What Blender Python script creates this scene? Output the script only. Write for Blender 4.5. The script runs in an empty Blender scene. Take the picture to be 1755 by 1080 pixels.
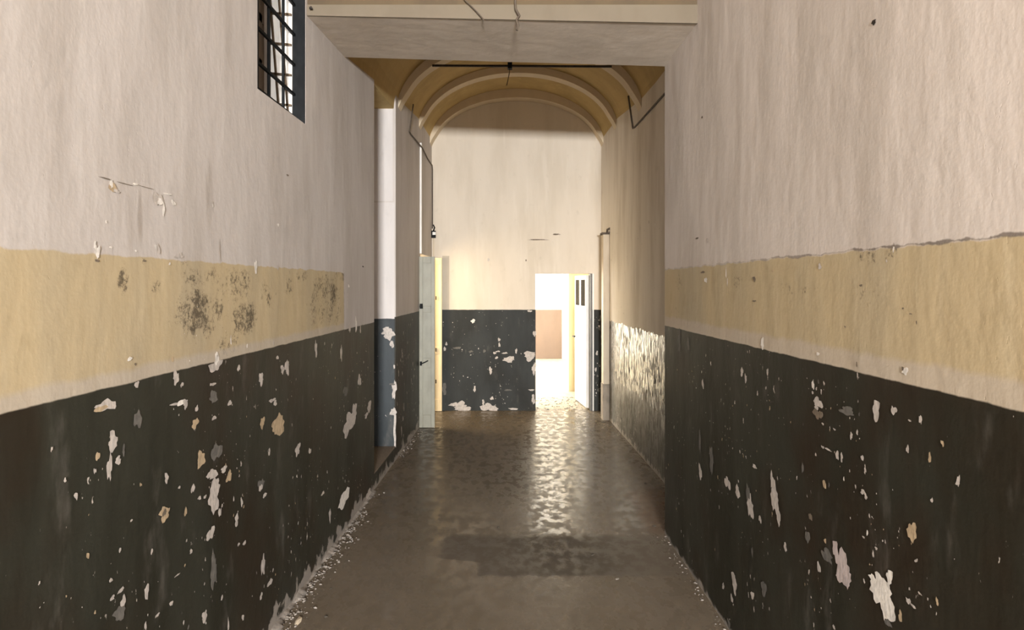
import bpy, bmesh, math, random
from mathutils import Vector
S = bpy.context.scene
COL = S.collection
random.seed(11)

# ------------------------------------------------------------------ camera
F = 1081.0; CX, CY, H = 876.0, 490.0, 1.75          # focal length (px), vanishing point, eye height
cd = bpy.data.cameras.new('camera'); cam = bpy.data.objects.new('camera', cd); COL.objects.link(cam)
cam.location = (0, 0, H); cam.rotation_euler = (math.radians(90), 0, 0)
cd.sensor_width = 36; cd.lens = 36 * F / 1755
cd.shift_x = (877.5 - CX) / 1755; cd.shift_y = -(540 - CY) / 1755
cd.clip_start = 0.05
S.camera = cam
# ------------------------------------------------------------------ world, lights, exposure
S.view_settings.view_transform = 'Standard'; S.view_settings.look = 'None'
S.view_settings.gamma = 1; S.view_settings.use_curve_mapping = False
S.view_settings.exposure = 0.3
w = bpy.data.worlds.new('world'); S.world = w; w.use_nodes = True
w.node_tree.nodes['Background'].inputs[0].default_value = (0.75, 0.8, 0.9, 1)
w.node_tree.nodes['Background'].inputs[1].default_value = 0.05
S.cycles.max_bounces = 10; S.cycles.diffuse_bounces = 7
S.cycles.use_denoising = True
S.cycles.sample_clamp_indirect = 6

def area(name, loc, direction, sx, sy, power, color):
    l = bpy.data.lights.new(name, 'AREA'); l.shape = 'RECTANGLE'; l.size = sx; l.size_y = sy
    l.energy = power; l.color = color
    o = bpy.data.objects.new(name, l); COL.objects.link(o); o.location = loc
    o.rotation_euler = Vector(direction).to_track_quat('-Z', 'Y').to_euler()
    return o
area('entrance_daylight', (0.42, -5.95, 2.03), (0, 1, 0), 1.0, 0.34, 1420, (1.0, 0.985, 0.975))
area('annex_window_daylight', (-1.9, 12.4, 1.9), (1, 0.35, 0.0), 4.0, 1.9, 640, (1.0, 0.96, 0.88))
area('annex_ceiling_fill', (0.0, 12.2, 2.85), (0, 0, -1), 2.6, 4.6, 120, (1.0, 0.96, 0.88))  # added unseen fill below the closed ceiling, brightens the annex floor
area('side_room_lamp', (-2.0, 8.32, 1.7), (1, 0, -0.45), 0.7, 1.2, 46, (1.0, 0.78, 0.48))

# ------------------------------------------------------------------ plan of the corridor
def XL(y): return -1.268 + 0.0176 * y              # left wall face
def XR(y): return 1.1666 - 0.0185 * y              # right wall face, before the beam
def XQ(y): return 1.362 - 0.030 * (y - 5.515)      # right wall face, behind the beam
YB0, YB1 = 3.725, 4.45                             # the beam
YN0, YN1 = 5.40, 6.32                              # niche in the left wall
YF = 8.84                                          # far wall
YBACK = -5.8

# ------------------------------------------------------------------ helpers
def tag(o, label=None, cat=None, group=None, kind=None):
    if label: o['label'] = label
    if cat: o['category'] = cat
    if group: o['group'] = group
    if kind: o['kind'] = kind
    return o
def obj(name, bm, mats, parent=None, smooth=False, bevel=0):
    me = bpy.data.meshes.new(name)
    bmesh.ops.recalc_face_normals(bm, faces=[f for f in bm.faces if f.tag is False])
    bm.to_mesh(me); bm.free()
    for m in (mats if isinstance(mats, (list, tuple)) else [mats]): me.materials.append(m)
    if smooth:
        for p in me.polygons: p.use_smooth = True
    o = bpy.data.objects.new(name, me); COL.objects.link(o)
    if parent:
        o.parent = parent; o.matrix_parent_inverse = parent.matrix_basis.inverted()
    if bevel:
        b = o.modifiers.new('bevel', 'BEVEL'); b.width = bevel; b.segments = 2; b.limit_method = 'ANGLE'
    return o
def empty(name, loc, label=None, cat=None, group=None, kind=None):
    o = bpy.data.objects.new(name, None); COL.objects.link(o); o.location = loc; o.empty_display_size = 0.1
    return tag(o, label, cat, group, kind)
def prism(bm, pts, z0, z1, mi=0):
    """vertical prism over a plan polygon; z1 may be a list, one height for each corner"""
    n = len(pts)
    za = z0 if isinstance(z0, (list, tuple)) else [z0] * n
    zb = z1 if isinstance(z1, (list, tuple)) else [z1] * n
    a = [bm.verts.new((p[0], p[1], za[i])) for i, p in enumerate(pts)]
    b = [bm.verts.new((p[0], p[1], zb[i])) for i, p in enumerate(pts)]
    fs = [bm.faces.new(a[::-1]), bm.faces.new(b)]
    for i in range(n):
        j = (i + 1) % n
        fs.append(bm.faces.new((a[i], a[j], b[j], b[i])))
    for f in fs: f.material_index = mi
    return fs
def box(bm, x0, x1, y0, y1, z0, z1, mi=0):
    return prism(bm, [(x0, y0), (x1, y0), (x1, y1), (x0, y1)], z0, z1, mi)
def bar(bm, p, q, wd, th=None, up=(0, 0, 1), mi=0):
    """rectangular bar from p to q"""
    p, q = Vector(p), Vector(q); d = (q - p).normalized(); th = th or wd
    s = d.cross(Vector(up))
    if s.length < 1e-4: s = d.cross(Vector((1, 0, 0)))
    s.normalize(); u = s.cross(d).normalized()
    c = []
    for base in (p, q):
        c.append([bm.verts.new(base + s * (a * wd / 2) + u * (b * th / 2)) for a, b in ((-1, -1), (1, -1), (1, 1), (-1, 1))])
    fs = [bm.faces.new(c[0][::-1]), bm.faces.new(c[1])]
    for i in range(4):
        j = (i + 1) % 4
        fs.append(bm.faces.new((c[0][i], c[0][j], c[1][j], c[1][i])))
    for f in fs: f.material_index = mi
def tube(bm, pts, r, n=8):
    pts = [Vector(p) for p in pts]; rings = []
    ref = Vector((0.31, 0.17, 0.93)).normalized()
    for i, p in enumerate(pts):
        d = (pts[min(i + 1, len(pts) - 1)] - pts[max(i - 1, 0)]).normalized()
        s = d.cross(ref).normalized(); u = s.cross(d)
        rings.append([bm.verts.new(p + (s * math.cos(t) + u * math.sin(t)) * r) for t in [2 * math.pi * k / n for k in range(n)]])
    for a, b in zip(rings, rings[1:]):
        for k in range(n): bm.faces.new((a[k], a[(k + 1) % n], b[(k + 1) % n], b[k]))
    bm.faces.new(rings[0][::-1]); bm.faces.new(rings[-1])
def lump(bm, c, r, flat=0.5, rnd=random, mi=0):
    """small irregular chunk"""
    g = bmesh.ops.create_icosphere(bm, subdivisions=1, radius=1.0)
    a = rnd.random() * 6.28; ca, sa = math.cos(a), math.sin(a); sx = rnd.uniform(0.6, 1.4)
    for v in g['verts']:
        k = r * rnd.uniform(0.65, 1.25)
        x, y, z = v.co.x * k * sx, v.co.y * k / sx, max(v.co.z, -0.35) * k * flat
        v.co = Vector((c[0] + x * ca - y * sa, c[1] + x * sa + y * ca, c[2] + z))

# ------------------------------------------------------------------ materials
class NT:
    def __init__(self, name):
        self.m = bpy.data.materials.new(name); self.m.use_nodes = True
        self.t = self.m.node_tree; self.b = self.t.nodes['Principled BSDF']
        self.pos = self.node('ShaderNodeNewGeometry').outputs['Position']
        sp = self.node('ShaderNodeSeparateXYZ'); self.link(self.pos, sp.inputs[0])
        self.x, self.y, self.z = sp.outputs
    def node(self, t): return self.t.nodes.new(t)
    def link(self, a, s):
        if hasattr(a, 'is_linked') or hasattr(a, 'node'): self.t.links.new(a, s)
        elif isinstance(a, (tuple, list)) and len(a) == 3 and s.type == 'RGBA': s.default_value = (*a, 1)
        else: s.default_value = a
    def math(self, op, a, b=0.0, c=None, clamp=False):
        n = self.node('ShaderNodeMath'); n.operation = op; n.use_clamp = clamp
        self.link(a, n.inputs[0]); self.link(b, n.inputs[1])
        if c is not None: self.link(c, n.inputs[2])
        return n.outputs[0]
    def mul(self, a, b): return self.math('MULTIPLY', a, b)
    def add(self, a, b): return self.math('ADD', a, b)
    def inv(self, a): return self.math('SUBTRACT', 1.0, a)
    def mix(self, f, a, b):
        n = self.node('ShaderNodeMix'); n.data_type = 'RGBA'
        self.link(f, n.inputs[0]); self.link(a, n.inputs[6]); self.link(b, n.inputs[7])
        return n.outputs[2]
    def vec(self, sx, sy, sz, off=(0, 0, 0)):
        n = self.node('ShaderNodeMapping'); self.link(self.pos, n.inputs[0])
        n.inputs['Scale'].default_value = (sx, sy, sz); n.inputs['Location'].default_value = off
        return n.outputs[0]
    def noise(self, v, scale=1.0, detail=4.0, rough=0.55):
        n = self.node('ShaderNodeTexNoise'); self.link(v, n.inputs['Vector'])
        n.inputs['Scale'].default_value = scale; n.inputs['Detail'].default_value = detail; n.inputs['Roughness'].default_value = rough
        return n.outputs[0]
    def step(self, v, lo, hi, a=0.0, b=1.0):
        n = self.node('ShaderNodeMapRange'); n.interpolation_type = 'SMOOTHSTEP'
        self.link(v, n.inputs[0])
        for i, k in enumerate((lo, hi, a, b)): self.link(k, n.inputs[i + 1])
        return n.outputs[0]
    def below(self, v, edge, soft=0.004):
        return self.step(self.math('SUBTRACT', v, edge), -soft, soft, 1.0, 0.0)
    def blob(self, cy, cz, ry, rz):
        a = self.mul(self.math('SUBTRACT', self.y, cy), 1 / ry); b = self.mul(self.math('SUBTRACT', self.z, cz), 1 / rz)
        return self.step(self.math('SQRT', self.add(self.mul(a, a), self.mul(b, b))), 0.35, 1.0, 1.0, 0.0)
    def bump(self, h, strength=0.3, dist=0.01):
        n = self.node('ShaderNodeBump'); n.inputs['Strength'].default_value = strength; n.inputs['Distance'].default_value = dist
        self.link(h, n.inputs['Height']); self.link(n.outputs[0], self.b.inputs['Normal'])
    def out(self, col, rough=0.8, spec=None, metal=None):
        self.link(col, self.b.inputs['Base Color']); self.link(rough, self.b.inputs['Roughness'])
        if spec is not None: self.link(spec, self.b.inputs['Specular IOR Level'])
        if metal is not None: self.b.inputs['Metallic'].default_value = metal
        return self.m

def plain(name, c1, c2=None, rough=0.6, scale=12, metal=None, bump=0.15, spec=None):
    t = NT(name); c2 = c2 or tuple(k * 0.75 for k in c1)
    n = t.noise(t.vec(1, 1, 0.5), scale, 5)
    t.bump(n, bump, 0.004)
    return t.out(t.mix(t.step(n, 0.35, 0.7), c1, c2), rough, spec, metal)

PLASTER_A, PLASTER_B, PLASTER_C = (0.62, 0.56, 0.51), (0.52, 0.465, 0.415), (0.69, 0.635, 0.585)
DADO_A, DADO_B, DADO_C = (0.023, 0.022, 0.015), (0.034, 0.034, 0.025), (0.027, 0.018, 0.011)
FLAKE_A = (0.52, 0.47, 0.42)

def wall_paint(name, green_top, beige=None, seed=0.0, base_loss=0.0, mould=(), soot=None, upper=None, peel=0.0,
               drips=(), gloss=0.50, spec=0.22, bump=0.2, mottle=0.0, ragged_top=0.35, dado=(DADO_A, DADO_B, DADO_C)):
    t = NT(name)
    ua, ub, uc = upper or (PLASTER_A, PLASTER_B, PLASTER_C)
    off = (seed, seed * 1.7, seed * 0.6)
    streak = t.noise(t.vec(3.2, 3.2, 0.75, off), 1.0, 5)
    streak2 = t.noise(t.vec(11, 11, 1.3, off), 1.0, 5)
    fine = t.noise(t.vec(1, 1, 1, off), 55, 4)
    mid = t.noise(t.vec(1, 1, 0.7, off), 9, 5)
    # upper plaster
    col = t.mix(t.step(streak, 0.4, 0.68), ua, ub)
    col = t.mix(t.mul(t.step(streak2, 0.52, 0.72), 0.5), col, uc)
    col = t.mix(t.mul(t.step(mid, 0.6, 0.8), 0.35), col, tuple(k * 0.75 for k in ub))
    for (cy, cz, ry, rz) in drips:
        col = t.mix(t.mul(t.blob(cy, cz, ry, rz), t.step(streak2, 0.35, 0.6, 0.15, 0.6)), col, (0.30, 0.255, 0.215))
    rough = 0.82
    wob = t.mul(t.math('SUBTRACT', mid, 0.5), 0.035)
    if beige:
        b0, b1, yend = beige
        bc = t.mix(t.step(streak, 0.35, 0.7), (0.49, 0.395, 0.245), (0.42, 0.35, 0.235))
        bc = t.mix(t.mul(t.step(streak2, 0.5, 0.75), 0.5), bc, (0.57, 0.48, 0.32))
        bc = t.mix(t.mul(t.step(mid, 0.56, 0.74), 0.35), bc, (0.36, 0.28, 0.16))
        spot = t.noise(t.vec(1, 1, 1, (seed, 3, 1)), 46, 5, 0.8)
        if mould:
            mk = None
            for e in mould:
                k = t.mul(t.blob(*e[:4]), e[4]); mk = k if mk is None else t.math('MAXIMUM', mk, k)
            sp = t.step(t.add(t.mul(spot, 1.0), t.add(t.mul(mid, 0.6), t.mul(mk, 0.27))), 0.97, 1.16)
            bc = t.mix(t.mul(sp, t.mul(t.step(mk, 0, 0.3), 0.85)), bc, (0.075, 0.060, 0.042))
        m = t.mul(t.inv(t.below(t.add(t.z, wob), b0, 0.012)), t.below(t.add(t.z, wob), b1, 0.004))
        m = t.mul(m, t.below(t.add(t.y, wob), yend, 0.006))
        strip = t.mul(t.inv(t.below(t.z, green_top - 0.02, 0.01)), t.below(t.add(t.z, wob), b0 + 0.02, 0.02))
        col = t.mix(t.mul(strip, t.below(t.y, yend, 0.02)), col, t.mix(0.45, ub, bc))
        col = t.mix(m, col, bc)
        if soot:
            d = t.math('ABSOLUTE', t.math('SUBTRACT', t.add(t.z, wob), b1 + 0.004))
            line = t.mul(t.below(d, t.step(streak2, 0.4, 0.62, 0.0005, 0.006), 0.003), t.step(t.y, soot[0], soot[1], 0.75, 0.25))
            line = t.mul(line, t.below(t.y, yend, 0.01))
            col = t.mix(line, col, (0.10, 0.075, 0.055))
    # dado
    gd, ge, gf = dado
    gc = t.mix(t.step(streak, 0.35, 0.62), gd, ge)
    gc = t.mix(t.mul(t.step(t.noise(t.vec(2.2, 2.2, 1.4, off), 1.0, 5), 0.45, 0.7), 0.9), gc, gf)
    scuff = t.noise(t.vec(7, 7, 2.6, (seed + 5, seed, 2)), 1.0, 6, 0.65)
    gc = t.mix(t.mul(t.step(scuff, 0.56, 0.80), 0.45), gc, (0.17, 0.155, 0.135))
    speck = t.noise(t.vec(1, 1, 0.45, (seed, seed, 9)), 48, 3, 0.6)
    cluster = t.noise(t.vec(1, 1, 0.6, (seed + 1, 4, 9)), 3.2, 3)
    sm = t.step(t.add(speck, t.mul(cluster, 0.40)), 0.925 - peel, 0.955 - peel)
    gc = t.mix(sm, gc, FLAKE_A)
    g = t.below(t.add(t.z, t.mul(wob, ragged_top)), green_top, 0.003)
    if base_loss:
        bl = t.below(t.z, t.mul(t.step(mid, 0.35, 0.7, 0.1, 1.3), base_loss), 0.012)
        gc = t.mix(t.mul(bl, 0.85), gc, (0.36, 0.325, 0.29))
    col = t.mix(g, col, gc)
    rg = t.mix(g, (rough,) * 3, t.mix(sm, t.add(t.mul(t.step(t.noise(t.vec(24, 24, 8, off), 1.0, 5, 0.65), 0.42, 0.66), mottle), t.add(t.mul(t.step(t.z, 0.85, 0.1), mottle * 0.8), gloss)), (0.75,) * 3))
    hgt = t.add(t.add(t.mul(streak, 1.2), t.mul(mid, 0.7)), t.add(t.mul(fine, 0.10), t.mul(sm, -0.12)))
    t.bump(hgt, bump, 0.022)
    return t.out(col, rg, t.mix(g, (0.15,) * 3, (spec,) * 3))

def flake_mats():
    out = []
    for nm, c in (('pale', (0.56, 0.51, 0.465)), ('tan', (0.50, 0.385, 0.25)), ('grey', (0.155, 0.145, 0.13)), ('white', (0.84, 0.80, 0.74)),
                  ('pinkish', (0.55, 0.475, 0.46)), ('dark', (0.035, 0.028, 0.022)), ('brownish', (0.20, 0.16, 0.12))):
        t = NT('bare_plaster_' + nm)
        n = t.noise(t.vec(1, 1, 0.6), 60, 5)
        t.bump(n, 0.4, 0.004)
        out.append(t.out(t.mix(t.step(n, 0.35, 0.7), c, tuple(k * 0.72 for k in c)), 0.85, 0.2))
    return out
FL = flake_mats(); FI = dict(p=1, t=2, g=3, w=4, k=5, d=6, b=7)

M_VAULT = wall_paint('vault_plaster', -1, upper=((0.50, 0.365, 0.165), (0.43, 0.315, 0.14), (0.54, 0.40, 0.19)), seed=3)
M_RIB = plain('rib_plaster', (0.66, 0.555, 0.40), (0.61, 0.51, 0.365), 0.8, 6)
M_BEAM = wall_paint('beam_plaster', -1, upper=((0.60, 0.53, 0.45), (0.54, 0.475, 0.40), (0.64, 0.57, 0.49)), seed=7)
M_BAND = plain('beam_band_dim_plaster', (0.15, 0.122, 0.085), (0.135, 0.108, 0.074), 0.8, 5)  # plaster colour darkened to carry the dimmer light on the band
M_OCHRE = plain('frieze_ochre_with_shade', (0.10, 0.068, 0.033), (0.075, 0.052, 0.028), 0.8, 4)  # ochre strip above the band, its shade painted into the colour too
M_CEIL = plain('ceiling_plaster', (0.62, 0.55, 0.46), (0.54, 0.47, 0.38), 0.85, 4)
M_IRON = plain('dark_painted_iron', (0.008, 0.009, 0.010), (0.013, 0.0145, 0.016), 0.6, 30, spec=0.12)
M_ROD = plain('rusty_iron', (0.022, 0.016, 0.012), (0.045, 0.028, 0.018), 0.7, 40)
M_CABLE = plain('brown_cable_sheath', (0.060, 0.042, 0.028), (0.10, 0.075, 0.05), 0.7, 40)
M_WHITE = plain('old_white_gloss_paint', (0.74, 0.72, 0.68), (0.66, 0.64, 0.60), 0.4, 8)
M_GREYDOOR = plain('grey_door_paint', (0.29, 0.285, 0.225), (0.24, 0.235, 0.185), 0.45, 9)
M_CREAM = plain('cream_door_paint', (0.74, 0.60, 0.36), (0.68, 0.54, 0.31), 0.45, 7)
M_CASING = plain('beige_casing_paint', (0.62, 0.53, 0.40), (0.54, 0.45, 0.33), 0.6, 8)
M_BROWN = plain('brown_shutter_wood', (0.14, 0.095, 0.055), (0.10, 0.066, 0.038), 0.6, 10)
M_RUBBLE = plain('plaster_crumbs', (0.28, 0.25, 0.22), (0.17, 0.15, 0.13), 0.9, 35, bump=0.6)
M_CHIPDK = plain('dark_paint_chip', (0.05, 0.045, 0.036), (0.10, 0.085, 0.065), 0.8, 50)
M_DKGREY = plain('dark_grey_jamb_paint', (0.075, 0.072, 0.066), (0.11, 0.105, 0.095), 0.5, 15)
M_ROOM = plain('annex_white_plaster', (0.80, 0.77, 0.70), (0.77, 0.73, 0.65), 0.8, 3)
M_TAN = plain('annex_tan_dado', (0.115, 0.078, 0.056), (0.10, 0.068, 0.049), 0.7, 4)
M_ANNEXY = plain('annex_yellow_plaster', (0.66, 0.55, 0.33), (0.60, 0.50, 0.30), 0.8, 4)

def glass_mat(name, col, rough, emit=0.0):
    t = NT(name); n = t.noise(t.vec(1, 1, 1), 14, 4)
    c = t.mix(t.step(n, 0.4, 0.7), col, tuple(k * 0.85 for k in col))
    t.out(c, rough, 0.5)
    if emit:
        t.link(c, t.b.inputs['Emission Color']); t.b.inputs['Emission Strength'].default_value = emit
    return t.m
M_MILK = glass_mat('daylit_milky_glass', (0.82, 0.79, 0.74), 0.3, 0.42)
M_PANE = plain('dusty_door_glass', (0.034, 0.028, 0.021), (0.026, 0.021, 0.015), 0.9, 14, spec=0.03)

# floor
def floor_mat():
    t = NT('worn_concrete_floor')
    n1 = t.noise(t.vec(1, 0.6, 1), 1.6, 6); n2 = t.noise(t.vec(1, 1, 1), 14, 6, 0.65); n3 = t.noise(t.vec(1, 1, 1), 90, 4)
    col = t.mix(t.step(n1, 0.35, 0.65), (0.112, 0.090, 0.064), (0.140, 0.114, 0.085))
    col = t.mix(t.mul(t.step(n2, 0.5, 0.75), 0.45), col, (0.085, 0.068, 0.048))
    col = t.mix(t.mul(t.step(n3, 0.62, 0.78), 0.3), col, (0.18, 0.155, 0.12))
    # damp patch below the beam, straight left edge
    wob = t.mul(t.math('SUBTRACT', n2, 0.5), 0.10)
    yy, xx = t.add(t.y, wob), t.add(t.x, t.mul(wob, 0.5))
    p1 = t.mul(t.inv(t.below(yy, 3.80, 0.02)), t.below(yy, 4.42, 0.06))
    edge = t.add(-0.20, t.mul(t.step(t.y, 3.98, 4.06), -0.26))
    p1 = t.mul(p1, t.mul(t.inv(t.below(xx, edge, 0.02)), t.step(t.x, 0.45, 1.0, 1.0, 0.35)))
    col = t.mix(t.mul(p1, 0.6), col, (0.068, 0.061, 0.052))
    rust = t.mul(t.step(t.x, 0.93, 1.02), t.mul(t.inv(t.below(t.y, 4.45, 0.08)), t.below(t.y, 5.4, 0.2)))
    col = t.mix(t.mul(rust, 0.6), col, (0.13, 0.078, 0.045))
    wav = t.noise(t.vec(11.0, 9.0, 1), 1.0, 3, 0.6)
    wav2 = t.noise(t.vec(20, 45, 1), 1.0, 3, 0.5)
    t.bump(t.add(t.mul(wav, 1.0), t.add(t.mul(wav2, 0.22), t.mul(n3, 0.02))), 0.15, 0.012)
    r = t.step(t.noise(t.vec(13, 9, 1), 1.0, 4, 0.62), 0.40, 0.60, 0.17, 0.46)
    r = t.add(r, t.mul(p1, 0.28))
    return t.out(col, r, 0.15)
M_FLOOR = floor_mat()

# ------------------------------------------------------------------ flakes of lost paint (faces of the wall mesh)
def pt_left(px, py):
    y = 1370.8 / (895 - px); return y, H - (py - CY) / F * y
def pt_right(px, py):
    y = 1261.0 / (px - 856); return y, H - (py - CY) / F * y
def ragged(bm, to3, cu, cv, ru, rv, mi, rough=0.35, rnd=random):
    n = max(7, min(26, int(8 + 220 * (ru + rv))))
    ph = [rnd.random() * 6.28 for _ in range(4)]
    vs = []
    for k in range(n):
        a = 2 * math.pi * k / n
        q = 1 + rough * (0.5 * math.sin(2 * a + ph[0]) + 0.4 * math.sin(3 * a + ph[1]) + 0.35 * math.sin(5 * a + ph[2])) + rnd.uniform(-0.5, 0.5) * rough
        q = max(q, 0.3)
        vs.append(bm.verts.new(to3(cu + ru * q * math.cos(a), cv + rv * q * math.sin(a))))
    c = bm.verts.new(to3(cu, cv))
    for k in range(n):
        f = bm.faces.new((c, vs[k], vs[(k + 1) % n])); f.material_index = mi; f.tag = True
E = 0.0015
_lay = [0]
def _e():
    _lay[0] += 1; return E + 0.00002 * (_lay[0] % 60)
def left3():
    e = _e(); return lambda u, v: (XL(u) + e, u, v)
def right3():
    e = _e(); return lambda u, v: (XR(u) - e, u, v)
def far3():
    e = _e(); return lambda u, v: (u, YF - e, v)
def recess3():
    e = _e(); return lambda u, v: (XQ(u) - e, u, v)
def niche3():
    e = _e(); return lambda u, v: (u, YN1 - e, v)
def flakes(bm, items, ox, oy, sc, side):
    for it in items:
        zx, zy, zw, zh = it[:4]; c = it[4] if len(it) > 4 else 'p'
        px, py, pw, ph = ox + zx * sc, oy + zy * sc, zw * sc, zh * sc
        if side == 'L':
            y, z = pt_left(px, py); ragged(bm, left3(), y, z, pw * y * y / 1370.8 / 2, ph * y / F / 2, FI[c])
        elif side == 'R':
            y, z = pt_right(px, py); ragged(bm, right3(), y, z, pw * y * y / 1261 / 2, ph * y / F / 2, FI[c])
        elif side == 'F':
            ragged(bm, far3(), (px - CX) / F * YF, H - (py - CY) / F * YF, pw * YF / F / 2, ph * YF / F / 2, FI[c])
        elif side == 'N':
            ragged(bm, niche3(), (px - CX) / F * YN1, H - (py - CY) / F * YN1, pw * YN1 / F / 2, ph * YN1 / F / 2, FI[c])
def scatter(bm, mk, n, u0, u1, v0, v1, rnd, smin=0.0015, smax=0.007, cols='ppptwg', stretch=1.8):
    cl = [(rnd.uniform(u0, u1), rnd.uniform(v0, v1)) for _ in range(max(3, n // 9))]
    for _ in range(n):
        if rnd.random() < 0.65:
            c = rnd.choice(cl); u = min(max(rnd.gauss(c[0], 0.09), u0), u1); v = min(max(rnd.gauss(c[1], 0.07), v0), v1)
        else: u, v = rnd.uniform(u0, u1), rnd.uniform(v0, v1)
        s = smin + (smax - smin) * rnd.random() ** 3
        ragged(bm, mk(), u, v, s, s * rnd.uniform(1, stretch), FI[rnd.choice(cols)], 0.4, rnd)

# ================================================================== SETTING
# floor
bm = bmesh.new()
box(bm, -3.2, 2.2, -6.3, 8.95, -0.2, 0.0)
tag(obj('floor', bm, M_FLOOR), kind='structure')
bm = bmesh.new(); box(bm, -3.2, 2.2, 8.95, 16.0, -0.2, 0.0)
tag(obj('floor_annex', bm, plain('annex_dusty_floor', (0.34, 0.295, 0.22), (0.24, 0.205, 0.15), 0.6, 9)), kind='structure')

# ---------------- left wall
WIN = (3.02, 3.69, 2.695, 3.50)
ZT = 3.80
def lseg(bm, y0, y1, z0, z1, th=0.25, back=0.0):
    prism(bm, [(XL(y0) - back, y0), (XL(y1) - back, y1), (XL(y1) - th - back, y1), (XL(y0) - th - back, y0)], z0, z1)
mouldL = []
for zx, zy, zw, zh, k in ((145, 540, 40, 110, 1.0), (300, 575, 45, 70, .7), (500, 690, 190, 190, .95), (520, 530, 150, 80, .75), (680, 560, 170, 140, .7),
                          (710, 715, 100, 130, .95), (640, 840, 110, 110, .6), (810, 600, 70, 110, .6), (915, 560, 60, 90, .65), (1080, 640, 130, 220, .8), (240, 450, 50, 40, .6), (1150, 520, 60, 60, .7),
                          (420, 440, 110, 60, .55), (980, 520, 70, 40, .6)):
    y, z = pt_left(158 + zx * .3704, 280 + zy * .3704)
    mouldL.append((y, z, zw * .3704 * y * y / 1370.8 * .92, zh * .3704 * y / F * .92, k))
dripsL = []
for zx, zy, zw, zh in ((175, 260, 26, 300), (222, 250, 18, 280), (545, 150, 26, 400)):
    y, z = pt_left(158 + zx * .3704, 280 + zy * .3704)
    dripsL.append((y, z, zw * .3704 * y * y / 1370.8, zh * .3704 * y / F * .6))
M_LEFT = wall_paint('left_wall_paint', 1.438, (1.482, 1.845, 4.49), 1.0, 0.10, mouldL, drips=dripsL, upper=((0.545, 0.505, 0.475), (0.46, 0.42, 0.385), (0.62, 0.585, 0.55)))
bm = bmesh.new()
lseg(bm, YBACK, WIN[0], 0, ZT); lseg(bm, WIN[1], 4.46, 0, ZT)
prism(bm, [(XL(4.46), 4.46), (XL(YN0), YN0), (XL(YN0) - .25, YN0), (XL(4.46) - .25, 4.46)], 0, [3.39, 3.515, 3.515, 3.39])
lseg(bm, WIN[0], WIN[1], 0, WIN[2]); lseg(bm, WIN[0], WIN[1], WIN[3], ZT)
lseg(bm, YN0, YN1, 0, 0.135, 0.50)                              # sill of the niche
prism(bm, [(XL(YN0) - .001, YN0), (XL(YN1) - .001, YN1), (XL(YN1) - .3, YN1), (XL(YN0) - .3, YN0)], 0.133, 0.142, 6 + 1)
lseg(bm, YN0, YN1, 0.135, ZT, 0.25, 0.30)                       # back of the niche
prism(bm, [(XL(YN0) - 0.25, YN0 - 0.2), (XL(YN0) - 0.25, YN0), (XL(YN0) - 0.55, YN0), (XL(YN0) - 0.55, YN0 - 0.2)], 0, ZT)
lseg(bm, YN1, 7.86, 0, ZT, 0.25)
lseg(bm, 7.86, 8.77, 2.15, ZT, 0.25)
lseg(bm, 8.77, YF, 0, ZT, 0.25)
LF = [(50, 280, 70, 40, 'p'), (30, 292, 40, 22, 't'), (72, 410, 36, 62), (60, 500, 18, 90), (18, 460, 16, 32, 't'), (157, 207, 14, 26), (297, 182, 24, 46), (318, 206, 10, 18), (318, 270, 42, 14, 'w'), (330, 275, 16, 34, 'p'),
 (290, 276, 30, 8), (160, 330, 28, 60, 'g'), (438, 138, 44, 40, 'p'), (442, 112, 12, 50, 'w'), (520, 147, 10, 20), (427, 205, 20, 12), (600, 185, 18, 38), (658, 110, 10, 12), (692, 145, 14, 58), (676, 152, 12, 30),
 (640, 262, 20, 14), (650, 272, 12, 20), (662, 350, 48, 58, 't'), (665, 325, 14, 30, 't'), (605, 340, 16, 38, 't'), (365, 345, 26, 32, 't'), (370, 292, 10, 22), (432, 325, 20, 12), (488, 272, 18, 14), (730, 437, 18, 40), (773, 443, 9, 20),
 (628, 445, 9, 22), (912, 345, 36, 70), (932, 305, 18, 60), (985, 285, 14, 36), (975, 315, 10, 20), (950, 190, 10, 44), (885, 95, 6, 60), (795, 80, 8, 60), (385, 472, 34, 48, 't'), (440, 445, 34, 60, 'g'), (425, 525, 36, 34), (485, 533, 22, 32, 't'),
 (467, 507, 24, 20), (432, 605, 38, 108, 'p'), (440, 570, 30, 40, 'p'), (452, 660, 10, 34), (420, 735, 26, 42), (412, 752, 14, 20), (255, 665, 38, 48, 't'), (255, 662, 16, 20, 'b'), (262, 538, 14, 36), (330, 660, 10, 32, 't'),
 (530, 625, 8, 32), (512, 687, 14, 42), (600, 560, 22, 36, 'g'), (597, 575, 12, 26), (612, 600, 12, 18), (895, 612, 36, 58, 'w'), (845, 672, 8, 44), (820, 593, 10, 14), (607, 850, 12, 74), (632, 910, 16, 22), (600, 960, 10, 24),
 (398, 1032, 20, 38), (483, 1060, 6, 44), (535, 1035, 8, 24), (192, 945, 18, 46, 'p'), (108, 978, 20, 42), (65, 902, 12, 14), (230, 1027, 16, 12), (430, 870, 24, 110, 'g'), (985, 600, 20, 42), (280, 985, 12, 18), (188, 1065, 8, 32), (100, 938, 22, 14),
 (95, 1020, 40, 50, 'g'), (70, 965, 20, 14), (210, 800, 8, 20), (97, 795, 8, 18), (350, 800, 8, 20), (540, 770, 10, 16), (520, 775, 8, 12), (90, 475, 22, 26), (110, 440, 10, 40, 'g'), (430, 250, 30, 40, 'g'), (357, 575, 14, 30), (380, 610, 14, 12),
 (400, 605, 12, 10), (308, 572, 8, 12), (137, 690, 8, 10), (300, 885, 20, 6), (460, 965, 8, 16), (900, 230, 18, 30, 'g'), (1035, 560, 8, 20)]
flakes(bm, LF, 158, 560, .4816, 'L')
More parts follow.
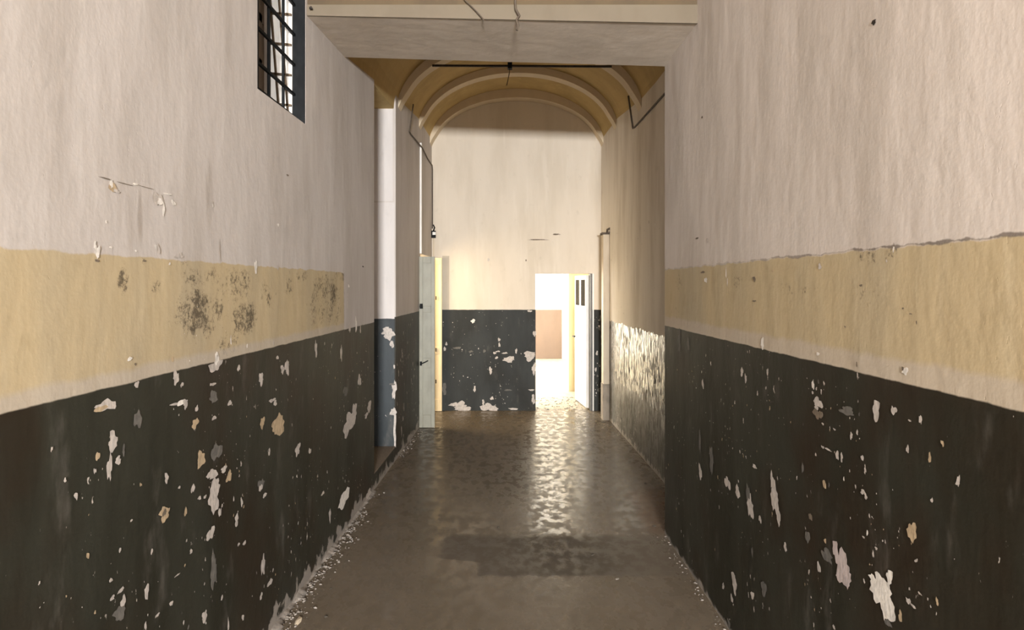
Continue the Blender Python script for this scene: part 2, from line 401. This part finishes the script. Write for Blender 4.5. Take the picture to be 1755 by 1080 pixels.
LU = [(92, 112, 34, 50, 't'), (85, 95, 14, 40, 'w'), (108, 128, 30, 16, 'p'), (195, 96, 26, 9, 'w'), (300, 165, 44, 60, 'p'), (312, 178, 20, 40, 'w'), (328, 215, 12, 56, 'w'), (372, 182, 22, 20, 'w'), (345, 142, 40, 8, 'w'), (22, 412, 20, 62, 'w'),
 (10, 380, 14, 40, 'w'), (302, 398, 20, 46, 'p'), (290, 385, 10, 20, 'w'), (398, 428, 36, 26, 'p'), (355, 465, 10, 14, 'w'), (586, 405, 6, 90, 'p'), (755, 480, 11, 84, 'w'), (856, 480, 8, 26, 'p'), (170, 905, 24, 18, 'w'), (552, 185, 8, 30, 'p'), (858, 285, 8, 16, 'w'),
 (902, 55, 9, 10, 'b'), (555, 195, 6, 16, 'w'), (60, 270, 8, 14, 'w'), (370, 908, 14, 24, 't'), (198, 930, 10, 12, 'b'), (240, 452, 20, 8, 'b'), (1186, 568, 7, 12, 'w'), (1180, 640, 4, 120, 'p'), (1165, 630, 4, 220, 'p'), (1190, 760, 8, 44, 'p'), (1220, 745, 8, 60, 'w'), (1240, 770, 6, 30, 'p'),
 (1252, 478, 7, 7, 'd'), (83, 388, 14, 10, 'w'), (200, 405, 12, 8, 'w'), (640, 820, 6, 40, 'w'), (715, 845, 6, 24, 'w'), (838, 830, 6, 20, 'p'), (20, 450, 20, 14, 'b'), (60, 70, 60, 6, 'b'), (150, 95, 60, 5, 'b'), (250, 112, 60, 4, 'b')]
flakes(bm, LU, 158, 280, .3704, 'L')
rl = random.Random(4)
scatter(bm, left3, 330, 1.6, 5.35, 0.12, 1.36, rl)
scatter(bm, left3, 170, 6.36, 7.8, 0.05, 1.36, rl, 0.003, 0.016, 'ppgb', 3.0)
scatter(bm, left3, 26, 1.6, 4.4, 1.45, 1.86, rl, 0.0015, 0.004, 'wbbw')
NF = [(212, 165, 66, 60), (200, 150, 50, 40), (228, 222, 20, 44), (240, 470, 26, 90), (236, 590, 30, 46), (244, 690, 14, 190), (228, 440, 26, 14, 'g'), (240, 345, 10, 20)]
flakes(bm, NF, 600, 520, .315, 'N')
# far return of the niche carries a white painted strip above the dado
M_NICHE = wall_paint('niche_white_paint', 1.42, None, 12.0, upper=((0.66, 0.625, 0.605), (0.59, 0.56, 0.54), (0.70, 0.67, 0.65)), dado=((0.034, 0.042, 0.046), (0.05, 0.06, 0.066), (0.03, 0.034, 0.036)))
xa = XL(YN1)
box(bm, xa - 0.30, xa - 0.012, YN1 - 0.0012, YN1 + 0.01, 0.135, 2.585, 8)
box(bm, xa - 0.30, xa - 0.030, YN1 - 0.0012, YN1 + 0.01, 2.60, 3.60, 8)
tag(obj('wall_left', bm, [M_LEFT] + FL + [M_NICHE]), kind='structure')

# ---------------- right wall (before the beam and behind it)
M_RIGHT = wall_paint('right_wall_paint', 1.470, (1.535, 1.862, 9.0), 5.0, 0.03,
                     [(4.2, 1.56, .16, .07, .6), (4.1, 1.75, .14, .10, .6), (2.0, 1.70, .18, .1, .55), (3.1, 1.77, .1, .05, .6), (1.95, 1.85, .2, .05, .7), (2.5, 1.74, .3, .05, .45)], soot=(1.8, 3.6))
M_RECESS = wall_paint('recess_wall_paint', 1.30, None, 9.0, 0.05, peel=0.05, gloss=0.16, spec=0.9, bump=0.16, mottle=0.5, ragged_top=2.6,
                      upper=((0.74, 0.685, 0.61), (0.61, 0.55, 0.475), (0.78, 0.73, 0.66)),
                      dado=((0.085, 0.08, 0.066), (0.14, 0.128, 0.108), (0.05, 0.045, 0.036)))
bm = bmesh.new()
prism(bm, [(XR(YBACK), YBACK), (XR(YB1), YB1), (XR(YB1) + 0.6, YB1), (XR(YBACK) + 0.6, YBACK)], 0, ZT)
bq = bmesh.new()
prism(bq, [(XQ(YB1), YB1), (XQ(YF), YF), (XQ(YF) + 0.25, YF), (XQ(YB1) + 0.25, YB1)], 0, ZT, 0)
RF = [(545, 300, 28, 36), (540, 318, 12, 16), (745, 325, 26, 66), (806, 327, 20, 30), (897, 358, 10, 34), (860, 362, 10, 8), (853, 460, 10, 26), (528, 240, 9, 32, 'w'), (527, 266, 6, 12), (284, 195, 9, 30), (297, 218, 8, 28), (372, 195, 8, 22), (150, 235, 7, 28),
 (355, 97, 12, 36, 'w'), (545, 133, 10, 14, 'w'), (845, 192, 20, 26, 'w'), (836, 184, 10, 12, 'b'), (678, 170, 6, 16, 'b'), (562, 373, 8, 8), (602, 392, 8, 8), (660, 415, 8, 26), (680, 402, 7, 18), (698, 490, 10, 22), (612, 480, 10, 36), (627, 488, 8, 30), (580, 461, 22, 7), (562, 453, 10, 10),
 (493, 525, 7, 36, 'g'), (568, 580, 12, 28, 't'), (700, 606, 14, 18), (710, 622, 12, 16), (328, 520, 16, 12), (140, 430, 6, 90, 'g'), (142, 540, 10, 50), (235, 575, 18, 40), (270, 605, 13, 46), (313, 655, 20, 80), (305, 610, 12, 60, 'g'), (347, 700, 10, 22), (397, 625, 28, 100), (388, 565, 12, 50), (411, 695, 12, 56),
 (180, 500, 14, 80, 'g'), (434, 795, 11, 28), (320, 812, 6, 34, 'g'), (258, 918, 16, 68), (250, 972, 8, 26), (548, 866, 14, 30), (606, 808, 22, 70, 'k'), (630, 870, 48, 100, 'k'), (645, 905, 28, 52, 'k'), (575, 825, 40, 40, 'g'), (760, 940, 66, 100, 'w'), (780, 1000, 50, 100, 'w'), (790, 900, 22, 50, 'w'), (735, 905, 30, 24, 'w'),
 (868, 745, 32, 64, 't'), (880, 843, 8, 10), (735, 820, 6, 26), (855, 980, 16, 22), (872, 998, 18, 10), (828, 1033, 14, 36, 't'), (785, 1056, 24, 22, 'g'), (520, 692, 12, 24, 'b'), (320, 960, 12, 26), (220, 930, 7, 22), (702, 762, 8, 8), (895, 955, 16, 8),
 (70, 90, 8, 70, 'g'), (100, 100, 10, 40, 'g'), (600, 1070, 8, 16), (240, 1058, 10, 30, 'g'), (360, 940, 16, 60, 'g'), (510, 760, 16, 40, 'g'), (645, 330, 50, 30, 'g'), (545, 340, 30, 34, 'b'), (745, 800, 10, 10)]
flakes(bm, RF, 1130, 540, .5, 'R')
RU = [(240, 420, 14, 26, 'w'), (225, 380, 20, 12, 'b'), (345, 385, 5, 60, 'w'), (352, 430, 4, 40, 'w'), (828, 352, 14, 36, 'p'), (1172, 322, 9, 14, 'p'), (1208, 262, 9, 32, 'w'), (1210, 240, 5, 20, 'b'), (490, 415, 16, 26, 'b'), (490, 528, 18, 10, 'b'), (1040, 448, 16, 14, 'b'), (195, 206, 20, 8, 'b'), (250, 215, 8, 30, 'p'),
 (585, 372, 10, 14, 't'), (1256, 566, 12, 8, 'b'), (1296, 594, 14, 8, 'b'), (1326, 638, 6, 20, 'b'), (958, 660, 8, 8, 'b')]
flakes(bm, RU, 1130, 340, .3333, 'R')
flakes(bm, [(948, 98, 18, 24, 'd'), (190, 517, 7, 12, 'b')], 1130, 0, .3888, 'R')
rr = random.Random(8)
scatter(bm, right3, 330, 1.6, 4.40, 0.05, 1.40, rr)
scatter(bq, recess3, 330, 5.2, 8.7, 0.05, 1.29, rr, 0.003, 0.014, 'pggdddb', 2.6)
scatter(bq, recess3, 60, 5.2, 8.2, 1.30, 2.4, rr, 0.002, 0.008, 'bbpw', 2.4)
tag(obj('wall_right', bm, [M_RIGHT] + FL), kind='structure')
tag(obj('wall_recess', bq, [M_RECESS] + FL), kind='structure')

# ---------------- far wall with the doorway
DX0, DX1, DZ = 0.343, 1.137, 1.922
M_FAR = wall_paint('far_wall_paint', 1.415, None, 15.0, 0.0, gloss=0.62, spec=0.25, bump=0.2, upper=((0.68, 0.61, 0.51), (0.62, 0.55, 0.45), (0.72, 0.655, 0.56)),
                   dado=((0.021, 0.023, 0.021), (0.033, 0.036, 0.034), (0.017, 0.017, 0.014)))
bm = bmesh.new()
TH = 0.28
box(bm, -3.0, DX0, YF, YF + TH, 0, 4.7); box(bm, DX1, 2.2, YF, YF + TH, 0, 4.7); box(bm, DX0, DX1, YF, YF + TH, DZ, 4.7)
FF = [(485, 484, 22, 18, 'w'), (612, 575, 10, 18), (613, 600, 12, 18), (590, 640, 14, 12), (606, 632, 20, 8), (600, 662, 14, 12), (640, 640, 24, 8), (660, 670, 60, 26), (570, 725, 14, 34), (410, 615, 30, 12, 'g'), (475, 632, 20, 10, 'g'), (760, 652, 60, 40), (782, 715, 20, 52), (785, 545, 14, 32),
 (760, 435, 20, 10), (345, 815, 22, 52, 'g'), (347, 620, 10, 22), (425, 900, 70, 40), (440, 912, 60, 28), (390, 890, 40, 16), (562, 905, 80, 36), (682, 912, 44, 10), (493, 815, 12, 26), (535, 880, 12, 26), (778, 865, 16, 46), (770, 820, 24, 10), (577, 860, 14, 20), (695, 630, 10, 22), (540, 630, 14, 14, 'g'), (655, 820, 30, 10, 'g'),
 (1088, 640, 10, 22), (1100, 520, 10, 20, 'g'), (1082, 720, 8, 24), (1096, 820, 12, 20, 'g'), (1105, 470, 10, 26, 'g'), (743, 188, 8, 8, 'b'), (560, 185, 10, 14, 'p'), (355, 595, 8, 20), (800, 88, 100, 5, 'b'), (890, 62, 40, 6, 'b')]
flakes(bm, FF, 640, 380, .352, 'F')
rf = random.Random(3)
scatter(bm, far3, 50, -0.95, 0.33, 0.1, 1.40, rf, 0.003, 0.009, 'ppg', 1.3)
scatter(bm, far3, 16, 1.17, 1.24, 0.1, 1.38, rf, 0.004, 0.014, 'ppg', 1.8)
# grey unpainted strip beside the cream leaf
box(bm, -0.964, -0.868, YF - 0.003, YF, 1.415, 2.17, 8)
tag(obj('wall_far', bm, [M_FAR] + FL + [plain('bare_grey_render', (0.50, 0.45, 0.37), (0.45, 0.40, 0.32), 0.85, 6)]), kind='structure')

# ---------------- wall behind the camera, with the entrance daylight comes through
bm = bmesh.new()
box(bm, -1.6, -1.0, YBACK - 0.25, YBACK, 0, ZT); box(bm, 1.0, 2.0, YBACK - 0.25, YBACK, 0, ZT); box(bm, -1.0, 1.0, YBACK - 0.25, YBACK, 2.40, ZT)
tag(obj('wall_back', bm, M_CEIL), kind='structure')

# ---------------- ceiling: flat near part, vault beyond the beam
bm = bmesh.new()
box(bm, -1.7, 2.0, YBACK - 0.25, YB0 + 0.1, ZT, ZT + 0.2)
def arch(y, zs, R, n=28, grow=0.0):
    xl, xr = XL(y) - 0.02, XQ(y) + 0.02
    c, h = (xl + xr) / 2, (xr - xl) / 2
    return [(c - (h + grow) * math.cos(math.pi * k / n), y, zs + (R + grow) * math.sin(math.pi * k / n)) for k in range(n + 1)]
def prof(y):
    if y <= 5.4: return 3.37 + 0.13 * (y - 4.45) / 0.95, 0.92
    if y <= 6.5: return 3.50 + 0.03 * (y - 5.4) / 1.1, 0.82
    k = min(1.0, (y - 6.5) / 1.2); return 3.53 + 0.13 * k, 0.80
ys = [YB1 - 0.1, 4.9, 5.4, 5.9, 6.5, 7.1, 7.7, 8.3, YF + 0.05]
inner = [[bm.verts.new(p) for p in arch(y, *prof(y))] for y in ys]
outer = [[bm.verts.new(p) for p in arch(y, *prof(y), grow=0.28)] for y in ys]
for L, in ((inner,), (outer,)):
    for a, b in zip(L, L[1:]):
        for k in range(len(a) - 1):
            f = bm.faces.new((a[k], a[k + 1], b[k + 1], b[k])); f.material_index = 1
for i in (0, -1):
    for k in range(len(inner[i]) - 1): bm.faces.new((inner[i][k], inner[i][k + 1], outer[i][k + 1], outer[i][k])).material_index = 1
for k in (0, -1):
    for a in range(len(ys) - 1): bm.faces.new((inner[a][k], inner[a + 1][k], outer[a + 1][k], outer[a][k])).material_index = 1
tag(obj('ceiling', bm, [M_CEIL, M_VAULT]), kind='structure')

# ---------------- beam between the two parts
bm = bmesh.new()
pts = [(XL(YB0) - 0.1, YB0), (XR(YB0) + 0.3, YB0), (XR(YB1) + 0.45, YB1), (XL(YB1) - 0.1, YB1 + 0.06)]
zc = [3.344, 3.296, 3.286, 3.388]
def bl(i, k): a, b = ((0, 1), (3, 2))[i]; return tuple(pts[a][j] + (pts[b][j] - pts[a][j]) * k for j in (0, 1)) + (zc[a] + (zc[b] - zc[a]) * k,)
for q in range(24):
    p4 = [bl(0, q / 24), bl(0, (q + 1) / 24), bl(1, (q + 1) / 24), bl(1, q / 24)]
    prism(bm, [p[:2] for p in p4], [p[2] for p in p4], 4.7, 0)
yb0 = YB0 - 0.012
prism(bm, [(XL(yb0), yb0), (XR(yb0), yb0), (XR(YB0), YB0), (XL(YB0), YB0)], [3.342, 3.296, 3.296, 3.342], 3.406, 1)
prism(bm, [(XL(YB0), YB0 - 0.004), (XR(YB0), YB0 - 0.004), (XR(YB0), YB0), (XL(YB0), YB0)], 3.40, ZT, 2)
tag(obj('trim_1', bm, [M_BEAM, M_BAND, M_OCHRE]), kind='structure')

# ---------------- three ribs of the vault
def rib(name, y0, y1, zs, R, dpt=0.06):
    bm = bmesh.new(); n = 40; rows = []
    for y, g in ((y0, 0.06), (y0, -dpt), (y1, -dpt), (y1, 0.06)):
        full, base = arch(y, zs, R, n, g), arch(y, zs, R, n, 0.0)
        row = []
        for k in range(n + 1):                     # the rib dies into the wall at its feet
            q = min(1.0, 0.12 + 3.2 * math.sin(math.pi * k / n)) if g < 0 else 1.0
            row.append(tuple(b0 + (f0 - b0) * q for f0, b0 in zip(full[k], base[k])))
        rows.append([bm.verts.new(p) for p in row])
    for a in range(4):
        for k in range(n):
            b = (a + 1) % 4
            bm.faces.new((rows[a][k], rows[a][k + 1], rows[b][k + 1], rows[b][k]))
    for k in (0, -1): bm.faces.new([r[k] for r in rows])
    tag(obj(name, bm, M_RIB, smooth=False), kind='structure')
rib('trim_2', 6.45, 6.60, 3.53, 0.77)
rib('trim_3', 7.75, 7.90, 3.66, 0.77)
rib('trim_4', 8.66, YF - 0.002, 3.66, 0.74)

# ================================================================== WINDOW in the left wall
w1 = empty('window_1', (XL(3.35) - 0.1, 3.35, WIN[2]), kind='structure')
xg = XL(3.35) - 0.055
bm = bmesh.new()
for y0, y1 in ((WIN[0], WIN[0] + 0.018), (WIN[1] - 0.012, WIN[1])):
    prism(bm, [(XL(y0) - 0.001, y0), (XL(y1) - 0.001, y1), (XL(y1) - 0.075, y1), (XL(y0) - 0.075, y0)], WIN[2], WIN[3])
box(bm, xg - 0.02, xg + 0.02, WIN[0], WIN[1], WIN[2], WIN[2] + 0.035)
obj('grille_frame', bm, M_IRON, w1, bevel=0.002)
for z in (2.864, 3.037, 3.212, 3.386):
    bm = bmesh.new(); bar(bm, (xg, WIN[0] + 0.01, z), (xg, WIN[1] - 0.005, z), 0.014, 0.014)
    obj('grille_bar', bm, M_IRON, w1)
for y in (3.14, 3.31, 3.52):
    bm = bmesh.new(); bar(bm, (xg - 0.008, y, WIN[2]), (xg - 0.008, y, WIN[3]), 0.013, 0.013)
    obj('grille_bar', bm, M_IRON, w1)
# brown shutter closing the back of the opening
bm = bmesh.new()
xs = XL(3.35) - 0.235
box(bm, xs - 0.03, xs, WIN[0], WIN[1], WIN[2], WIN[3])
for z in (2.74, 3.0, 3.26): box(bm, xs, xs + 0.012, WIN[0] + 0.02, WIN[1] - 0.03, z, z + 0.05)
for y in (3.05, 3.32, 3.58): box(bm, xs, xs + 0.012, y, y + 0.05, WIN[2], WIN[3])
obj('shutter', bm, M_BROWN, w1, bevel=0.002)
# casement standing open inside the opening, leaning a little
cs = empty('casement', (xs + 0.02, WIN[1] - 0.03, WIN[2] + 0.01)); cs.parent = w1; cs.matrix_parent_inverse = w1.matrix_basis.inverted()
def lean(x, z): return x + (3.45 - z) * 0.078
yc = WIN[1] - 0.035
bm = bmesh.new()
x0, x1 = xs + 0.0, xs + 0.085
xcols = (0.0, 0.068, 0.130)
zb, zt = WIN[2] + 0.012, WIN[3] - 0.01
v = []
box(bm, xs + 0.050, xs + 0.172, yc + 0.004, yc + 0.012, zb, zt)
obj('pane', bm, M_MILK, cs)
bm = bmesh.new()
for c in (0.046, 0.098):
    bar(bm, (lean(xs + c, zb), yc - 0.004, zb), (lean(xs + c, zt), yc - 0.004, zt), 0.010, 0.016, (0, 1, 0))
for z in (2.80, 2.975, 3.15, 3.325):
    bar(bm, (xs + 0.05, yc - 0.004, z + 0.004), (xs + 0.172, yc - 0.004, z - 0.006), 0.012, 0.016, (0, 1, 0))
obj('glazing_bars', bm, M_BROWN, cs)

# ================================================================== FAR DOOR and the bright room beyond
d1 = empty('door_1', (1.13, YF + 0.05, 0), kind='structure')
bm = bmesh.new()
box(bm, DX1 - 0.028, DX1, YF - 0.008, YF + 0.16, 0, DZ)
obj('door_frame', bm, M_DKGREY, d1, bevel=0.002)
bm = bmesh.new()
box(bm, DX1 + 0.004, DX1 + 0.022, YF - 0.006, YF, 0, DZ)
obj('door_trim', bm, M_WHITE, d1)
hx, hy = DX1 - 0.035, YF + 0.10
def leafpt(u, t, z): return (hx - 0.085 * u / 0.74 - t, hy + u, z)
def leafbox(bm, u0, u1, t0, t1, z0, z1):
    prism(bm, [leafpt(u0, t0, 0)[:2], leafpt(u1, t0, 0)[:2], leafpt(u1, t1, 0)[:2], leafpt(u0, t1, 0)[:2]], z0, z1)
bm = bmesh.new()
LW = 0.74
for u0, u1 in ((0, .06), (.33, .43), (LW - .06, LW)): leafbox(bm, u0, u1, 0, .04, .02, 1.90)
for z0, z1 in ((.02, .22), (.66, .76), (1.37, 1.46), (1.84, 1.90)): leafbox(bm, 0.001, LW - 0.001, .001, .039, z0, z1)
for u0, u1 in ((.06, .33), (.43, .68)):
    leafbox(bm, u0, u1, .016, .031, .22, .66); leafbox(bm, u0, u1, .016, .031, .76, 1.37)
lf = obj('door_leaf', bm, M_WHITE, d1, bevel=0.002)
for u0, u1 in ((.06, .33), (.43, .70)):
    bm = bmesh.new(); leafbox(bm, u0, u1, .034, .039, 1.46, 1.84); obj('pane', bm, M_PANE, lf)
bm = bmesh.new(); tube(bm, [leafpt(.69, .04, .98), leafpt(.69, .085, .98)], .010); tube(bm, [leafpt(.70, .08, .98), leafpt(.58, .08, .98)], .009)
obj('handle', bm, M_IRON, lf)

bm = bmesh.new()
YE = 15.1
box(bm, -2.6, 2.2, YE, YE + 0.2, 0, 3.0, 0)
box(bm, 0.40, 1.215, YE - 0.006, YE, 0.0, 1.18, 1)
box(bm, -2.6, -2.4, YF + TH, YE, 0, 3.0, 0)
box(bm, 0.955, 2.2, 10.45, 10.75, 0, 3.0, 2)
box(bm, 1.55, 1.75, YF + TH, YE, 0, 3.0, 0)
tag(obj('wall_annex', bm, [M_ROOM, M_TAN, M_ANNEXY]), kind='structure')
bm = bmesh.new(); box(bm, -2.6, 2.2, YF + TH, YE + 0.2, 3.0, 3.2)
tag(obj('ceiling_annex', bm, M_ROOM), kind='structure')

# ================================================================== LEFT DOORWAY at the end of the corridor
d2 = empty('door_2', (XL(7.86), 7.8, 0), kind='structure')
bm = bmesh.new()
ya = 7.77
x0, x1 = XL(ya), -0.940
box(bm, x0, x1, ya, ya + 0.022, 0.004, 2.11)
for a, b in ((x0, x0 + .045), (x1 - .045, x1)): box(bm, a, b, ya - 0.010, ya, 0.004, 2.11)
for z0, z1 in ((.004, .16), (.74, .86), (1.42, 1.50), (2.03, 2.11)): box(bm, x0 + .045, x1 - .045, ya - 0.010, ya, z0, z1)
lg = tag(obj('door_leaf', bm, M_GREYDOOR, d2, bevel=0.003), 'grey panelled leaf with dark latch')
bm = bmesh.new(); box(bm, x0 + .012, x0 + .045, ya - .05, ya - .008, 1.47, 1.53); tube(bm, [(x0 + .03, ya - .05, 1.50), (x0 + .03, ya - .085, 1.50)], .018)
obj('latch', bm, M_IRON, lg, bevel=0.003)
bm = bmesh.new(); tube(bm, [(x0 + .02, ya - .03, .79), (x0 + .07, ya - .035, .81), (x0 + .11, ya - .02, .83)], .007); box(bm, x0 + .01, x0 + .035, ya - .03, ya - .008, .77, .82)
obj('bolt', bm, M_IRON, lg)
bm = bmesh.new()
yb = 8.79
box(bm, XL(yb), -0.964, yb, yb + 0.03, 0.004, 2.14)
for a, b in ((XL(yb), XL(yb) + .03), (-0.994, -0.964)): box(bm, a, b, yb - 0.010, yb, 0.004, 2.14)
for z0, z1 in ((.004, .17), (.80, .90), (2.05, 2.14)): box(bm, XL(yb) + .03, -0.994, yb - 0.010, yb, z0, z1)
lc = tag(obj('door_leaf', bm, M_CREAM, d2, bevel=0.003), 'cream leaf beside the dark green far wall')
for z in (0.42, 0.86, 1.58):
    bm = bmesh.new(); tube(bm, [(-1.045, yb - .022, z - .025), (-1.045, yb - .022, z + .025)], .008); obj('hinge', bm, M_ROD, lc)
# white edge strip where the wall ends above the doorway
bm = bmesh.new()
box(bm, XL(7.85), XL(7.85) + 0.022, 7.80, 7.855, 2.15, 3.52)
tag(obj('trim_5', bm, M_WHITE), kind='structure')

# ================================================================== THINGS
# boxed pipe on the right near the far wall
pc = empty('pipe_casing', (1.25, 8.25, 0), 'tall beige boxed pipe casing on right wall near the far corner', 'pipe casing')
bm = bmesh.new(); box(bm, 1.198, XQ(8.27) - 0.001, 8.20, 8.36, 0.47, 2.42); obj('box', bm, M_CASING, pc, bevel=0.004)
bm = bmesh.new(); box(bm, 1.190, XQ(8.27) - 0.001, 8.19, 8.37, 0.0, 0.47); obj('plinth', bm, plain('dirty_plinth_plaster', (0.33, 0.28, 0.22), (0.22, 0.19, 0.15), 0.85, 14), pc, bevel=0.006)
bm = bmesh.new(); box(bm, 1.180, XQ(8.27) - 0.001, 8.185, 8.37, 2.42, 2.445); tube(bm, [(1.25, 8.22, 2.44), (1.25, 8.20, 2.48), (1.29, 8.19, 2.50)], .014); obj('cap', bm, M_CABLE, pc)

# tie rod across the first rib
tr = empty('tie_rod', (0.05, 6.52, 4.02), 'dark iron tie rod spanning the vault just below the beam edge', 'tie rod')
bm = bmesh.new(); bar(bm, (-0.80, 6.40, 3.985), (1.02, 6.40, 3.975), 0.019, 0.019); obj('rod', bm, M_ROD, tr)
bm = bmesh.new(); box(bm, -0.035, 0.010, 6.37, 6.43, 3.95, 4.01); obj('clamp', bm, M_IRON, tr)
bm = bmesh.new(); tube(bm, [(-0.012, 6.40, 3.955), (-0.018, 6.40, 3.91), (-0.032, 6.395, 3.84), (-0.045, 6.39, 3.78)], .004, 6)
tag(obj('hanging_wire', bm, M_CABLE), 'short thin wire hanging from the middle of the tie rod', 'wire')

# surface cables on both walls behind the beam
def lw(y, z, e=0.010): return (XL(y) + e, y, z)
def rw(y, z, e=0.010): return (XQ(y) - e, y, z)
bm = bmesh.new(); tube(bm, [lw(7.05, 3.78, .05), lw(7.04, 3.47), lw(7.10, 3.462), lw(7.8, 3.46, .03), lw(8.4, 3.44), lw(8.80, 3.43), (XL(8.80) + .012, 8.825, 3.38), (XL(8.80) + .012, 8.825, 2.55)], .0085)
ca = tag(obj('electrical_cable', bm, M_CABLE), 'dark cable running along the upper left wall into the far corner', 'cable', 'surface cables under the vault')
bm = bmesh.new(); tube(bm, [rw(6.80, 3.80, .06), rw(6.80, 3.445), rw(6.72, 3.44), rw(6.0, 3.44), rw(5.2, 3.44), rw(4.6, 3.44)], .010)
tag(obj('electrical_cable', bm, M_CABLE), 'dark cable running along the upper right wall behind the beam', 'cable', 'surface cables under the vault')
jb = empty('junction_box', (XL(8.8) + .02, 8.80, 2.45), 'small dark broken junction box in the far left corner above the doors', 'junction box')
bm = bmesh.new(); box(bm, XL(8.8) + .002, XL(8.8) + .060, 8.785, 8.835, 2.42, 2.52); obj('box', bm, M_IRON, jb, bevel=0.004)
bm = bmesh.new(); tube(bm, [(XL(8.8) + .03, 8.79, 2.52), (XL(8.8) + .05, 8.765, 2.56), (XL(8.8) + .03, 8.765, 2.60)], .010); obj('loop', bm, M_IRON, jb)
bm = bmesh.new(); box(bm, XL(8.8) + .018, XL(8.8) + .062, 8.778, 8.785, 2.46, 2.50); obj('cover', bm, M_WHITE, jb)
bm = bmesh.new(); tube(bm, [(XL(8.80) + .026, 8.826, 2.418), (XL(8.80) + .026, 8.826, 2.16)], .009)
tag(obj('conduit', bm, M_CASING), 'short pale conduit running down from the corner junction box', 'conduit')

# wires hanging over the front of the beam
def fb(px, py, y=YB0 - 0.040): return ((px - CX) / F * y, y, H - (py - CY) / F * y)
bm = bmesh.new(); tube(bm, [fb(886, -25), fb(883, 4), fb(884, 16), fb(890, 27), fb(885, 34), fb(888, 44), fb(886, 52)], .0075, 7)
tag(obj('hanging_wire', bm, M_CABLE), 'thicker twisted brown wire hanging over the middle of the beam', 'wire', 'wires over the beam')
bm = bmesh.new(); tube(bm, [fb(785, -20), fb(797, 0), fb(815, 18), fb(826, 30), fb(830, 36)], .0035, 6)
tag(obj('hanging_wire', bm, M_CABLE), 'thin slanting wire on the beam left of the twisted wire', 'wire', 'wires over the beam')
bm = bmesh.new(); lump(bm, (fb(533, 14)[0], YB0 - .038, fb(533, 14)[2]), .012, 1.0)
tag(obj('iron_hook', bm, M_ROD), 'small rusty iron stub in the upper left corner of the beam', 'hook')

# plaster crumbs and ragged coving along the foot of the left wall
rq = random.Random(21)
bm = bmesh.new()
n = 240; prev = None; sw = 0.5
for i in range(n + 1):
    y = 1.6 + (5.38 - 1.6) * i / n
    sw = min(1, max(0, sw + rq.uniform(-.22, .22)))
    wdt = 0.012 + (0.050 if 3.2 < y < 4.9 else 0.026) * sw * rq.uniform(.9, 1.1); hh = wdt * rq.uniform(0.38, 0.50)
    x = XL(y)
    row = [bm.verts.new((x - 0.002, y, hh)), bm.verts.new((x + wdt * rq.uniform(.38, .48), y, hh * rq.uniform(.45, .62))), bm.verts.new((x + wdt, y, 0.0)), bm.verts.new((x - 0.002, y, -0.002))]
    if prev:
        for k in range(3): bm.faces.new((prev[k], prev[k + 1], row[k + 1], row[k]))
    else: bm.faces.new(row)
    prev = row
bm.faces.new(prev[::-1])
for _ in range(420):
    y = rq.uniform(2.0, 5.35) if rq.random() < .35 else rq.uniform(3.2, 4.9)
    s = 0.0025 + 0.009 * rq.random() ** 2.6
    lump(bm, (XL(y) + 0.02 + abs(rq.gauss(0, 0.045)), y, s * .3), s, 0.6, rq)
for _ in range(90):
    y = rq.uniform(6.35, 7.7); s = 0.003 + 0.008 * rq.random() ** 2
    lump(bm, (XL(y) + abs(rq.gauss(0, 0.03)) + .008, y, s * .3), s, 0.7, rq)
tag(obj('plaster_rubble', bm, M_RUBBLE, smooth=True), 'pale crumbled plaster along the foot of the left wall', 'rubble', kind='stuff')
bm = bmesh.new()
for _ in range(260):
    y = rq.uniform(2.0, 4.4) if rq.random() < .5 else rq.uniform(4.6, 8.1)
    s = 0.002 + 0.007 * rq.random() ** 2.5
    xw = XR(y) if y < 4.45 else XQ(y)
    lump(bm, (xw - 0.008 - abs(rq.gauss(0, 0.025)), y, s * .3), s, 0.6, rq)
tag(obj('plaster_rubble', bm, M_RUBBLE), 'fine plaster crumbs along the foot of the right wall', 'rubble', kind='stuff')
bm = bmesh.new()
for _ in range(240):
    y = rq.uniform(8.86, 9.9); x = rq.uniform(.36, 1.02); s = 0.003 + 0.012 * rq.random() ** 2
    lump(bm, (x, y, s * .3), s, 0.5, rq)
tag(obj('plaster_rubble', bm, M_RUBBLE), 'light crumbs strewn over the threshold of the bright doorway', 'rubble', kind='stuff')

# loose chips lying on the floor
def fl(px, py): y = H * F / (py - CY); return (px - CX) / F * y, y
CH = [(511, 1066, .026, 'tan chip of plaster with a dark rim on floor at bottom left', M_CASING), (559, 1057, .011, 'small dark paint chip on floor right of the tan plaster chip', M_CHIPDK),
      (1035, 724, .030, 'dark crumb on floor in front of the bright doorway', M_CHIPDK), (1106, 829, .022, 'dark crumb on floor beside the recessed part of the right wall', M_CHIPDK),
      (1122, 902, .018, 'flat dark chip on floor just before the right wall corner', M_CHIPDK), (1016, 951, .014, 'dark chip lying in the damp patch on the floor', M_CHIPDK),
      (1046, 878, .008, 'tiny white plaster chip on the right half of floor', M_RUBBLE), (1057, 993, .014, 'flat white plaster chip at the near edge of the damp patch', M_RUBBLE),
      (854, 904, .012, 'brown crumb on the middle of the floor just beyond the damp patch', M_CHIPDK), (567, 1009, .010, 'dark crumb on floor near the rubble under left wall', M_CHIPDK),
      (614, 925, .012, 'white plaster lump fallen a little away from left wall rubble', M_RUBBLE)]
for px, py, s, lab, m in CH:
    x, y = fl(px, py); bm = bmesh.new(); lump(bm, (x, y, s * 0.12), s, 0.3, rq)
    tag(obj('plaster_chip', bm, m), lab, 'chip', 'loose chips on the floor')
